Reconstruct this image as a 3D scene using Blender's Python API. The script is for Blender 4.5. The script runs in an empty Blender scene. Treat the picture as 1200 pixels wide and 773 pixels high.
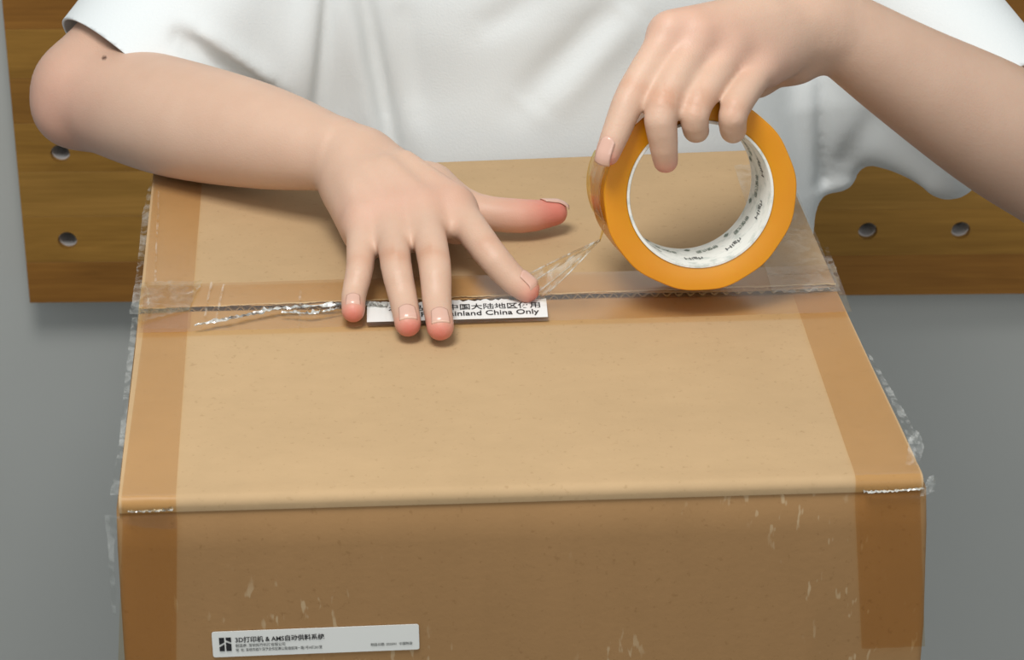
import bpy, bmesh, math, random
import numpy as np, time
_t0 = time.time()
from mathutils import Vector, Matrix

random.seed(7)
rng = np.random.RandomState(7)
SC = bpy.context.scene
COL = SC.collection
T = 1.12                      # height of the top of the carton

# ------------------------------------------------------------------ camera
CAMP = np.array([-.0973, -1.0846, T + .6421])
YAW, PITCH, ROLL, FPX = -.0829, .466, .0018, 3000.0
def _basis(y, p, r):
    cy, sy, cp, sp = math.cos(y), math.sin(y), math.cos(p), math.sin(p)
    f = np.array([-sy * cp, cy * cp, -sp]); rt = np.array([cy, sy, 0.]); up = np.cross(rt, f)
    c, s = math.cos(r), math.sin(r)
    return c * rt + s * up, -s * rt + c * up, f
RT, UP, FW = _basis(YAW, PITCH, ROLL)
cam_d = bpy.data.cameras.new('camera'); cam = bpy.data.objects.new('camera', cam_d); COL.objects.link(cam)
cam.matrix_world = Matrix(((RT[0], UP[0], -FW[0], CAMP[0]), (RT[1], UP[1], -FW[1], CAMP[1]), (RT[2], UP[2], -FW[2], CAMP[2]), (0, 0, 0, 1)))
cam_d.sensor_fit = 'HORIZONTAL'; cam_d.sensor_width = 36; cam_d.lens = FPX / 1200 * 36
cam_d.clip_start = .05
cam_d.dof.use_dof = True; cam_d.dof.focus_distance = 1.45; cam_d.dof.aperture_fstop = 26
SC.camera = cam

# ------------------------------------------------------------------ light
SC.view_settings.view_transform = 'Standard'; SC.view_settings.look = 'None'
SC.view_settings.gamma = 1; SC.view_settings.use_curve_mapping = False
SC.view_settings.exposure = 0.0
SC.cycles.transparent_max_bounces = 24
W = bpy.data.worlds.new('world'); SC.world = W; W.use_nodes = True
W.node_tree.nodes['Background'].inputs[0].default_value = (.88, .95, 1, 1)
W.node_tree.nodes['Background'].inputs[1].default_value = .46
def area(name, loc, target, size, power, color=(1, 1, 1)):
    l = bpy.data.lights.new(name, 'AREA'); l.shape = 'SQUARE'; l.size = size; l.energy = power; l.color = color
    o = bpy.data.objects.new(name, l); COL.objects.link(o); o.location = loc
    o.rotation_euler = (Vector(target) - Vector(loc)).to_track_quat('-Z', 'Y').to_euler()
    return o
area('ceiling_softbox', (-.24, -.28, T + 1.25), (.05, .22, T), .50, 16.5, (1, .985, .965))
area('front_softbox', (.7, -2.6, T + 1.6), (.0, .4, T), 1.6, 20, (1, .98, .95))

# ------------------------------------------------------------------ picture point -> world point
def ray(x, y): return FW + RT * ((x - 600) / FPX) - UP * ((y - 386.5) / FPX)
def az(x, y, h=0.):                      # on the horizontal plane h above the carton top
    v = ray(x, y); return CAMP + v * ((T + h - CAMP[2]) / v[2])
def ay(x, y, Y):
    v = ray(x, y); return CAMP + v * ((Y - CAMP[1]) / v[1])
def ad(x, y, d): return CAMP + ray(x, y) * d
def dist(P): return float((np.array(P) - CAMP) @ FW)
def on_plane(x, y, p0, n):
    v = ray(x, y); return CAMP + v * (((p0 - CAMP) @ n) / (v @ n))

# ------------------------------------------------------------------ object helpers
def link(o, parent=None):
    COL.objects.link(o)
    if parent is not None:
        o.parent = parent; o.matrix_parent_inverse = Matrix.Translation(-Vector(parent.location))
    return o
def empty(name, loc, label, cat, group=None):
    o = bpy.data.objects.new(name, None); o.location = loc; o.empty_display_size = .05; COL.objects.link(o)
    tag(o, label, cat, group); return o
def tag(o, label=None, cat=None, group=None, kind=None):
    for k, v in (('label', label), ('category', cat), ('group', group), ('kind', kind)):
        if v: o[k] = v
    return o
def mesh(name, verts, faces, mat, parent=None, smooth=False, label=None):
    me = bpy.data.meshes.new(name); me.from_pydata([tuple(map(float, v)) for v in verts], [], faces); me.update()
    me.materials.append(mat)
    if smooth: me.polygons.foreach_set('use_smooth', [True] * len(me.polygons))
    o = link(bpy.data.objects.new(name, me), parent)
    if label: o['label'] = label
    return o
def from_bm(name, bm, mat, parent=None, smooth=False, label=None):
    me = bpy.data.meshes.new(name); bm.to_mesh(me); bm.free(); me.materials.append(mat)
    if smooth: me.polygons.foreach_set('use_smooth', [True] * len(me.polygons))
    o = link(bpy.data.objects.new(name, me), parent)
    if label: o['label'] = label
    return o
def box_bm(lo, hi, bev=0., seg=2):
    bm = bmesh.new(); bmesh.ops.create_cube(bm, size=1)
    for v in bm.verts: v.co = Vector([lo[i] + (v.co[i] + .5) * (hi[i] - lo[i]) for i in range(3)])
    if bev: bmesh.ops.bevel(bm, geom=bm.edges[:], offset=bev, segments=seg, affect='EDGES', profile=.5)
    return bm
def solid(o, t, off=1.):
    m = o.modifiers.new('thickness', 'SOLIDIFY'); m.thickness = t; m.offset = off; return o
def grid_mesh(name, P, mat, parent=None, thick=0, smooth=True, label=None, off=1.):
    P = np.array(P); n, m = P.shape[:2]
    F = [(i * m + j, i * m + j + 1, (i + 1) * m + j + 1, (i + 1) * m + j) for i in range(n - 1) for j in range(m - 1)]
    o = mesh(name, P.reshape(-1, 3), F, mat, parent, smooth, label)
    if thick: solid(o, thick, off)
    return o

# ------------------------------------------------------------------ materials
def srgb(r, g, b, k=1.):
    f = lambda c: ((c / 255 + .055) / 1.055) ** 2.4 if c > 10 else c / 255 / 12.92
    return (f(r) * k, f(g) * k, f(b) * k, 1)
def newmat(name):
    m = bpy.data.materials.new(name); m.use_nodes = True
    nt = m.node_tree; return m, nt, nt.nodes['Principled BSDF']
def N(nt, t, **kw):
    n = nt.nodes.new(t)
    for k, v in kw.items():
        if hasattr(n, k): setattr(n, k, v)
        else: n.inputs[k].default_value = v
    return n
def coords(nt, scale=(1, 1, 1), rot=(0, 0, 0)):
    g = N(nt, 'ShaderNodeNewGeometry'); m = N(nt, 'ShaderNodeMapping')
    m.inputs['Scale'].default_value = scale; m.inputs['Rotation'].default_value = rot
    nt.links.new(g.outputs['Position'], m.inputs[0]); return m.outputs[0]
def noise(nt, vec, scale, detail=4, rough=.55, dist=0):
    n = N(nt, 'ShaderNodeTexNoise'); n.inputs['Scale'].default_value = scale; n.inputs['Detail'].default_value = detail
    n.inputs['Roughness'].default_value = rough; n.inputs['Distortion'].default_value = dist
    nt.links.new(vec, n.inputs['Vector']); return n.outputs['Fac']
def ramp(nt, fac, stops):
    r = N(nt, 'ShaderNodeValToRGB'); e = r.color_ramp.elements
    while len(e) < len(stops): e.new(.5)
    for q, (p, c) in zip(e, stops): q.position = p; q.color = c if len(c) == 4 else (*c, 1)
    nt.links.new(fac, r.inputs[0]); return r.outputs[0]
def mix(nt, fac, a, b, mode='MIX'):
    m = N(nt, 'ShaderNodeMix', data_type='RGBA', blend_type=mode)
    for s, v in ((m.inputs[0], fac), (m.inputs[6], a), (m.inputs[7], b)):
        if hasattr(v, 'links'): nt.links.new(v, s)
        else: s.default_value = v
    return m.outputs[2]
def bump(nt, bsdf, h, dist_, strength=1.):
    b = N(nt, 'ShaderNodeBump'); b.inputs['Distance'].default_value = dist_; b.inputs['Strength'].default_value = strength
    nt.links.new(h, b.inputs['Height']); nt.links.new(b.outputs[0], bsdf.inputs['Normal'])
def plain(name, col, rough=.5, metal=0, spec=None):
    m, nt, b = newmat(name); b.inputs['Base Color'].default_value = col; b.inputs['Roughness'].default_value = rough
    b.inputs['Metallic'].default_value = metal
    if spec is not None: b.inputs['Specular IOR Level'].default_value = spec
    return m

def cardboard(name, col, stretch=(1, 1, 1), scuffs=False):
    m, nt, b = newmat(name)
    c = coords(nt); cs = coords(nt, stretch)
    fl = ramp(nt, noise(nt, c, 300, 3, .6), [(.28, (.86, .84, .80)), (.38, (1, 1, 1)), (.62, (1, 1, 1)), (.75, (1.04, 1.04, 1.04))])
    bl = ramp(nt, noise(nt, c, 9, 3), [(.3, (.95, .95, .945)), (.7, (1.04, 1.04, 1.04))])
    st = ramp(nt, noise(nt, cs, 60, 3), [(.3, (.98, .98, .975)), (.7, (1.02, 1.02, 1.02))])
    o = mix(nt, 1, mix(nt, 1, mix(nt, 1, col, fl, 'MULTIPLY'), bl, 'MULTIPLY'), st, 'MULTIPLY')
    if scuffs:
        d = coords(nt, (1, 1, .30), (0, .5, 0))
        s = ramp(nt, noise(nt, d, 230, 2, .5), [(.64, (0, 0, 0)), (.70, (1, 1, 1))])
        s2 = ramp(nt, noise(nt, c, 11, 2, .5), [(.50, (0, 0, 0)), (.62, (1, 1, 1))])
        sm = mix(nt, 1, s, s2, 'MULTIPLY')
        o = mix(nt, mix(nt, 1, sm, (.45, .45, .45, 1), 'MULTIPLY'), o, srgb(205, 185, 150))
    nt.links.new(o, b.inputs['Base Color']); b.inputs['Roughness'].default_value = .78
    b.inputs['Specular IOR Level'].default_value = .25
    bump(nt, b, noise(nt, c, 240, 4), .0003, .45)
    return m
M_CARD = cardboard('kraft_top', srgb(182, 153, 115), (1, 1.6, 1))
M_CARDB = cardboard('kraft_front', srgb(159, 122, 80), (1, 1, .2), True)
M_EDGE = plain('kraft_core', srgb(196, 170, 130), .9)
M_WHITEEDGE = plain('torn_liner', srgb(215, 200, 175), .8)

def film(name, tint, gloss=.12, rough=.18, wr=.0006, scale=60, whiten=0.):
    m, nt, b = newmat(name); nt.nodes.remove(b)
    out = nt.nodes['Material Output']
    tr = N(nt, 'ShaderNodeBsdfTransparent'); tr.inputs[0].default_value = tint
    gl = N(nt, 'ShaderNodeBsdfGlossy'); gl.inputs['Roughness'].default_value = rough
    fr = N(nt, 'ShaderNodeLayerWeight'); fr.inputs[0].default_value = .35
    rm = N(nt, 'ShaderNodeMapRange'); rm.inputs[3].default_value = gloss * .5; rm.inputs[4].default_value = min(1, gloss * 5)
    nt.links.new(fr.outputs['Fresnel'], rm.inputs[0])
    mx = N(nt, 'ShaderNodeMixShader'); nt.links.new(rm.outputs[0], mx.inputs[0])
    nt.links.new(tr.outputs[0], mx.inputs[1]); nt.links.new(gl.outputs[0], mx.inputs[2])
    c = coords(nt); h = noise(nt, c, scale, 3, .5, .6)
    bp = N(nt, 'ShaderNodeBump'); bp.inputs['Distance'].default_value = wr; nt.links.new(h, bp.inputs['Height'])
    nt.links.new(bp.outputs[0], gl.inputs['Normal'])
    res = mx.outputs[0]
    if whiten:
        df = N(nt, 'ShaderNodeBsdfDiffuse'); df.inputs[0].default_value = (.75, .76, .72, 1)
        m2 = N(nt, 'ShaderNodeMixShader')
        w = ramp(nt, noise(nt, c, 90, 4, .6, 1.), [(.42, (0, 0, 0)), (.70, (whiten,) * 3)])
        nt.links.new(w, m2.inputs[0]); nt.links.new(res, m2.inputs[1]); nt.links.new(df.outputs[0], m2.inputs[2]); res = m2.outputs[0]
    nt.links.new(res, out.inputs['Surface']); return m
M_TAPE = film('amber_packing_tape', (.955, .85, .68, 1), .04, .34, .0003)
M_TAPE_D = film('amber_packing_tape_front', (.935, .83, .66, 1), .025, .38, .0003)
M_FILM = film('clear_film', (.96, .965, .96, 1), .03, .40, .0003, 60, .30)
M_HAZE = film('hazy_clear_tape', (.96, .95, .92, 1), .025, .35, .0004, 60, .16)
M_YEL = film('yellowed_clear_tape', (.92, .87, .66, 1), .03, .3, .0004, 60, .16)
M_TORN = film('torn_tape_white_glare', (.9, .9, .88, 1), .25, .2, .001, 90, .9)  # whitish torn tape; the white in its colour also stands in for glare
M_STRAND = film('stretched_tape', (.985, .965, .91, 1), .02, .35, .0003, 80, .30)

# painted wall
m, nt, b = newmat('grey_wall_paint'); c = coords(nt)
nt.links.new(ramp(nt, noise(nt, c, 3, 2), [(.3, srgb(188, 190, 185)), (.7, srgb(194, 196, 191))]), b.inputs['Base Color'])
b.inputs['Roughness'].default_value = .6; bump(nt, b, noise(nt, c, 300, 3), .0003, .4); M_WALL = m
m, nt, b = newmat('grey_floor'); c = coords(nt)
nt.links.new(ramp(nt, noise(nt, c, 5, 4), [(.3, srgb(120, 118, 112)), (.7, srgb(138, 136, 130))]), b.inputs['Base Color'])
b.inputs['Roughness'].default_value = .5; M_FLOOR = m

def wood(name, a, bcol, seed):
    m, nt, b = newmat(name)
    tc = N(nt, 'ShaderNodeTexCoord'); mp = N(nt, 'ShaderNodeMapping')
    mp.inputs['Scale'].default_value = (1.2, 6, 11); mp.inputs['Location'].default_value = (seed * 3.7, 0, seed * 1.3)
    nt.links.new(tc.outputs['Object'], mp.inputs[0])
    n1 = noise(nt, mp.outputs[0], 3.2, 6, .6, 1.2)
    mp2 = N(nt, 'ShaderNodeMapping'); mp2.inputs['Scale'].default_value = (3, 40, 90); nt.links.new(tc.outputs['Object'], mp2.inputs[0])
    n2 = noise(nt, mp2.outputs[0], 3, 3, .6)
    c1 = ramp(nt, n1, [(.25, a), (.5, tuple((np.array(a) + np.array(bcol)) / 2)), (.75, bcol)])
    c2 = ramp(nt, n2, [(.3, (.86, .84, .80)), (.7, (1.08, 1.08, 1.08))])
    nt.links.new(mix(nt, 1, c1, c2, 'MULTIPLY'), b.inputs['Base Color']); b.inputs['Roughness'].default_value = .5
    b.inputs['Specular IOR Level'].default_value = .3
    return m
M_WOOD = [wood('board_wood_%d' % i, srgb(*a), srgb(*b_), i) for i, (a, b_) in enumerate([
    ((138, 99, 38), (172, 127, 56)), ((128, 88, 34), (164, 116, 50)), ((146, 108, 45), (176, 131, 62)), ((132, 88, 34), (160, 110, 46))])]
M_STEEL = plain('thread_steel', srgb(215, 212, 210), .5, .1)
M_HOLD = cardboard('beige_resin', srgb(160, 135, 100))

def skin_mat():
    m, nt, b = newmat('skin'); c = coords(nt)
    at = N(nt, 'ShaderNodeVertexColor', layer_name='skin')
    bl = ramp(nt, noise(nt, c, 28, 4, .6), [(.3, (.955, .93, .92)), (.7, (1.03, 1.03, 1.03))])
    nt.links.new(mix(nt, 1, at.outputs['Color'], bl, 'MULTIPLY'), b.inputs['Base Color'])
    b.inputs['Roughness'].default_value = .48; b.inputs['Specular IOR Level'].default_value = .35
    b.inputs['Subsurface Weight'].default_value = .12; b.inputs['Subsurface Radius'].default_value = (1, .35, .2)
    b.inputs['Subsurface Scale'].default_value = .006
    v = N(nt, 'ShaderNodeTexVoronoi'); v.inputs['Scale'].default_value = 900; nt.links.new(c, v.inputs['Vector'])
    a = N(nt, 'ShaderNodeMath', operation='ADD'); nt.links.new(v.outputs['Distance'], a.inputs[0]); nt.links.new(noise(nt, c, 220, 4), a.inputs[1])
    bump(nt, b, a.outputs[0], .0002, .35)
    return m
M_SKIN = skin_mat()
M_NAIL = plain('nail', srgb(208, 168, 150), .22); M_NAILTIP = plain('nail_free_edge', srgb(224, 186, 166), .25)
m, nt, b = newmat('white_cotton'); c = coords(nt)
b.inputs['Base Color'].default_value = srgb(221, 225, 224); b.inputs['Roughness'].default_value = .9; b.inputs['Specular IOR Level'].default_value = .15
b.inputs['Sheen Weight'].default_value = .15
bump(nt, b, noise(nt, c, 700, 2), .0003, .5); M_SHIRT = m
M_TROUS = plain('dark_trousers', srgb(52, 56, 66), .85); M_HAIR = plain('dark_hair', srgb(38, 30, 26), .45)
M_EYE = plain('eye_white', srgb(235, 232, 228), .2); M_IRIS = plain('iris', srgb(50, 32, 22), .15)
M_BLACK = plain('print_black', srgb(32, 32, 34), .6); M_GREYINK = plain('print_grey', srgb(92, 94, 92), .7)
M_LABEL = plain('label_paper', srgb(226, 226, 222), .45)
m, nt, b = newmat('label_paper_front'); M_LABELF = m
b.inputs['Base Color'].default_value = srgb(228, 228, 222); b.inputs['Roughness'].default_value = .4
M_TABLE = plain('grey_laminate', srgb(120, 122, 124), .4); M_LEG = plain('table_steel', srgb(90, 92, 95), .4, .6)

# amber roll: wound tape
m, nt, b = newmat('wound_amber_tape'); c = coords(nt)
nt.links.new(ramp(nt, noise(nt, c, 14, 3), [(.3, srgb(206, 134, 10)), (.7, srgb(214, 144, 16))]), b.inputs['Base Color'])
b.inputs['Roughness'].default_value = .33; b.inputs['Specular IOR Level'].default_value = .4
b.inputs['Subsurface Weight'].default_value = .35; b.inputs['Subsurface Radius'].default_value = (1, .5, .1); b.inputs['Subsurface Scale'].default_value = .008
M_WOUND = m
m, nt, b = newmat('core_card'); c = coords(nt)
nt.links.new(ramp(nt, noise(nt, c, 120, 4, .65), [(.32, srgb(186, 192, 184)), (.5, srgb(222, 222, 214))]), b.inputs['Base Color'])
b.inputs['Roughness'].default_value = .5; M_CORE = m
M_COREEDGE = plain('core_edge', srgb(214, 196, 160), .8)

# ------------------------------------------------------------------ setting
WYAW = -.058
wo = bpy.data.objects.new('wall_back', None)
def wallpt(u, v, z):          # u along the wall, v away from the camera
    c_, s_ = math.cos(WYAW), math.sin(WYAW)
    return np.array([c_ * u - s_ * v, 1.0 + s_ * u + c_ * v, z])
WN = np.array([-math.sin(WYAW), math.cos(WYAW), 0.]) ; W0 = wallpt(0, 0, 0)
def in_wall(x, y, v=0.):
    p = on_plane(x, y, W0 + WN * v, WN); d = p - W0
    return float(d @ np.array([math.cos(WYAW), math.sin(WYAW), 0])), float(p[2])
def slab(name, u0, u1, v0, v1, z0, z1, mat, parent=None, bev=0.):
    bm = box_bm((u0, v0, z0), (u1, v1, z1), bev)
    for v in bm.verts: v.co = Vector(wallpt(*v.co))
    return from_bm(name, bm, mat, parent)
BT = .030                                           # board thickness, and its gap from the wall
tag(slab('wall_back', -2.6, 2.9, BT + .012, BT + .13, 0, 2.9, M_WALL), 'plain cool grey painted wall behind the wooden board', kind='structure')
o = mesh('floor', [(-2.7, -2.8, 0), (3, -2.8, 0), (3, 1.4, 0), (-2.7, 1.4, 0), (-2.7, -2.8, -.1), (3, -2.8, -.1), (3, 1.4, -.1), (-2.7, 1.4, -.1)],
         [(0, 1, 2, 3), (7, 6, 5, 4), (0, 4, 5, 1), (1, 5, 6, 2), (2, 6, 7, 3), (3, 7, 4, 0)], M_FLOOR)
tag(o, 'smooth grey floor under the table and the person', kind='structure')

# drilled wooden board on the wall: planks glued edge to edge, threaded holes through them
uL, zb = in_wall(35, 355); 
zb = (zb + in_wall(1200, 344)[1]) / 2
hu, hz = in_wall(1017, 271); hu2, hz2 = in_wall(1126, 270); hl, hlz = in_wall(79, 282)
SP = hu2 - hu
holes = []
for j in range(9):
    for i in range(-6, 4): holes.append((hu + i * SP, hz + j * SP))
    for i in range(3): holes.append((hl + i * SP, hlz + j * SP))
board = empty('wooden_peg_board', wallpt(.5, 0, zb), 'brown wooden plank board with rows of round holes, mounted on the grey wall', 'board')
edges = [zb, zb + .045]                             # lowest plank narrow, the others wider
edges = [zb]
for d in (.040, .045, .043, .046, .042, .045, .044, .046, .042, .045, .043, .045, .046, .043, .045, .044): edges.append(edges[-1] + d)
uR = 1.15
HR = .0085
def plank(z0, z1, mat, u0, u1):
    """a plank with real round holes: the front face is split in cells, a cell with a hole is a ring of quads"""
    hs = [(u, z) for u, z in holes if u0 + HR * 1.5 < u < u1 - HR * 1.5 and z > z0 - HR and z < z1 + HR]
    bm = box_bm((u0, 0, z0 + .00005), (u1, BT, z1 - .00005), .0002, 1)
    for v in bm.verts: v.co = Vector(wallpt(*v.co))
    o = from_bm('plank', bm, mat, board)
    return o, hs
cut_bm = bmesh.new()
for u, z in holes:
    P = []
    for k in range(24):
        a = 2 * math.pi * k / 24
        P.append((u + HR * math.cos(a), z + HR * math.sin(a)))
    f = [cut_bm.verts.new(wallpt(p[0], -.01, p[1])) for p in P]; g = [cut_bm.verts.new(wallpt(p[0], BT + .005, p[1])) for p in P]
    cut_bm.faces.new(f); cut_bm.faces.new(g[::-1])
    for k in range(24): cut_bm.faces.new((f[k], g[k], g[(k + 1) % 24], f[(k + 1) % 24]))
bmesh.ops.recalc_face_normals(cut_bm, faces=cut_bm.faces[:])
cutter = from_bm('hole_cutter', cut_bm, M_STEEL)
for i in range(len(edges) - 1):
    o, hs = plank(edges[i], edges[i + 1], M_WOOD[[3, 0, 2, 0, 1, 0, 3, 2, 1, 0, 2, 1, 0, 3, 2, 1][i]], uL, uR)
    if hs:
        md = o.modifiers.new('holes', 'BOOLEAN'); md.operation = 'DIFFERENCE'; md.object = cutter; md.solver = 'EXACT'
        bpy.context.view_layer.update()
        me = bpy.data.meshes.new_from_object(o.evaluated_get(bpy.context.evaluated_depsgraph_get()))
        o.modifiers.clear(); o.data = me
bpy.data.objects.remove(cutter)
sleeve = None
for u, z in holes:                                  # steel thread barrels at the back half of each hole
    if sleeve is None:
        bm = bmesh.new(); n = 20; ri, ro = HR * .90, HR * .99
        R_ = [[bm.verts.new((r * math.cos(2 * math.pi * k / n), y, r * math.sin(2 * math.pi * k / n))) for k in range(n)] for r, y in ((ro, .007), (ri, .007), (ri, BT), (ro, BT))]
        for a in range(4):
            for k in range(n): bm.faces.new((R_[a][k], R_[a][(k + 1) % n], R_[(a + 1) % 4][(k + 1) % n], R_[(a + 1) % 4][k]))
        bmesh.ops.recalc_face_normals(bm, faces=bm.faces[:])
        me = bpy.data.meshes.new('thread_insert'); bm.to_mesh(me); bm.free(); me.materials.append(M_STEEL); sleeve = me
    o = bpy.data.objects.new('thread_insert', sleeve); link(o, board)
    o.location = wallpt(u, 0, z); o.rotation_euler = (0, 0, WYAW)

# resin grip bolted to the board, half hidden by the sleeve
hu_, hz_ = in_wall(134, -6, -.02)
bm = bmesh.new(); bmesh.ops.create_uvsphere(bm, u_segments=28, v_segments=16, radius=1)
for v in bm.verts:
    c_ = v.co.copy(); k = 1 + .06 * math.sin(3 * c_.x + 1) * math.cos(2.4 * c_.z)
    v.co = Vector(wallpt(hu_ + c_.x * .022 * k, -.0285 + max(c_.y, -.9) * .0275, hz_ + .006 + c_.z * .026 * k))
o = from_bm('climbing_grip', bm, M_HOLD, None, True); tag(o, 'rounded beige grip on the wooden board, half hidden behind the short white sleeve', 'grip')

# ------------------------------------------------------------------ table (below the frame) under the carton
tb = T - .36
BW = .19
table = empty('work_table', (0, .22, 0), 'small grey table standing under the cardboard carton', 'table')
from_bm('table_top', box_bm((-BW, .02, tb - .028), (BW, .42, tb), .002), M_TABLE, table)
for sx in (-BW + .03, BW - .03):
    for sy in (.05, .39): from_bm('leg', box_bm((sx - .015, sy - .015, 0), (sx + .015, sy + .015, tb - .028), .002), M_LEG, table)

# ------------------------------------------------------------------ carton
FL, FR = az(138.5, 586), az(1083, 559)
SL, SR = az(163, 366), az(980, 337)
BL, BR = az(180, 200), az(908, 172)
cart = empty('cardboard_carton', (0, .22, tb), 'large brown cardboard carton closed with amber tape, its flaps meeting under the hand', 'carton')
TH = .005
def lerp(a, b, t): return a + (b - a) * t
def xy(p): return np.array([p[0], p[1]])
# body: four walls as a ring of corner points slightly outside the flaps
ring = [FL + (-.0022, .0004, 0), FR + (.0030, .0004, 0), BR + (.0015, 0, 0), BL + (-.0015, 0, 0)]
ring = [xy(p) for p in ring]
def ringpoly(pts, r, seg=5, inset=0.):
    out = []; n = len(pts); cen = sum(pts) / n
    for i in range(n):
        p, a, b_ = pts[i], pts[i - 1], pts[(i + 1) % n]
        da = (a - p) / np.linalg.norm(a - p); db = (b_ - p) / np.linalg.norm(b_ - p)
        p = p + (da + db) * inset
        for k in range(seg + 1):
            t = k / seg
            q = (1 - t) ** 2 * (p + da * r) + 2 * t * (1 - t) * p + t * t * (p + db * r); out.append(q)
    return out
bm = bmesh.new(); prev = None; first = None
zs_ = [tb, tb + .01, T - .09, T - .03, T - .008, T - .0045]
ins = [0, 0, 0, 0, .0006, .003]
for z, i_ in zip(zs_, ins):
    rr = [bm.verts.new((p[0], p[1], z)) for p in ringpoly(ring, .004, 5, i_)]
    if prev:
        for k in range(len(rr)): bm.faces.new((prev[k], prev[(k + 1) % len(rr)], rr[(k + 1) % len(rr)], rr[k]))
    else: bm.faces.new(rr[::-1])
    prev = rr
for v in bm.verts:                                  # the sides bulge a little below the fold
    k_ = min(1, max(0, (T - v.co.z - .004) / .09)); v.co.x += (.0045 if v.co.x > 0 else -.0012) * k_
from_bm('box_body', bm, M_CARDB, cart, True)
# flaps
def flap_mesh(name, E0, E1, S0, S1, lift):
    """E = folded outer edge, S = free seam edge; rounded fold, top sheet, free edge, underside"""
    n = 60; R_ = .005; P = []
    L = np.linalg.norm((S0 - E0)[:2])
    prof = [(.0012, -R_ - .0032), (.0003, -R_ - .0028), (0., -R_)] + [(R_ * (1 - math.cos(a)), -R_ + R_ * math.sin(a)) for a in np.linspace(0, math.pi / 2, 7)[1:]]
    prof += [(x, 0.) for x in (.012, .016, .020, .05, .09, L / 2, L - .05, L - .015, L - .002)] + [(L - .0003, -.0004), (L, -.0009), (L - .006, -.0010), (L - .006, -.0042), (L, -.0043), (L, -TH), (.012, -TH), (TH, -.012)]
    for d, z in prof:
        row = []
        for j in range(n + 1):
            t = j / n; e = lerp(E0, E1, t); s = lerp(S0, S1, t); p = lerp(e, s, d / L)
            crease = -.0006 * math.exp(-((d - .015) / .002) ** 2)
            wob = .0009 * math.sin(t * 7 + d * 30) * min(1, d / .05) * .5 + (.0012 * math.sin(t * 11 + 1) * math.exp(-((d - L) / .02) ** 2))
            row.append((p[0], p[1], T + z + (crease + wob + lift * min(1, d / L)) * (1 if z > -R_ else 0)))
        P.append(row)
    P = np.array(P); nn, mm = P.shape[:2]
    F = [(i * mm + j, i * mm + j + 1, (i + 1) * mm + j + 1, (i + 1) * mm + j) for i in range(nn - 1) for j in range(mm - 1)]
    F += [tuple(i * mm for i in range(nn)), tuple(i * mm + mm - 1 for i in range(nn))[::-1]]
    bm = bmesh.new(); vs = [bm.verts.new(p) for p in P.reshape(-1, 3)]
    for f in F: bm.faces.new([vs[i] for i in f])
    bmesh.ops.recalc_face_normals(bm, faces=bm.faces[:])
    o = from_bm(name, bm, M_CARD, cart, True)
    md = o.modifiers.new('edges', 'EDGE_SPLIT'); md.split_angle = math.radians(50)
    return o
gap = np.array([0, .0013, 0])
flap_mesh('top_flap', FL, FR, SL - gap, SR - gap, -.0008)
flap_mesh('top_flap', BL, BR, SL + gap, SR + gap, .0012)
# liner and fluting seen on the free edge of the far flap
def seam(t, dy=0., dz=0.): p = lerp(SL, SR, t); return np.array([p[0], p[1] + dy, T + dz])
P = []
for i in range(900):
    t = i / 899; w_ = math.sin(t * 2 * math.pi * 58); z_ = .0012 - .0026 + .0014 * w_
    P.append([seam(t, .0021, z_), seam(t, .0076, z_)])
grid_mesh('fluting', P, M_EDGE, cart, .0003)
P = []
for i in range(500):
    t = i / 499; j_ = .0008 * (rng.rand() - .3) + .0006 * math.sin(i * .31)
    P.append([seam(t, .0016 - .0010 * (.5 + .5 * math.sin(i * .13)) + j_ * .6, .0018 + .0004 * rng.rand()), seam(t, .0030 + .0004 * rng.rand(), .0016)])
grid_mesh('torn_liner_edge', P, M_WHITEEDGE, cart, .0003, label='pale torn paper along the flap edge')

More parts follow.
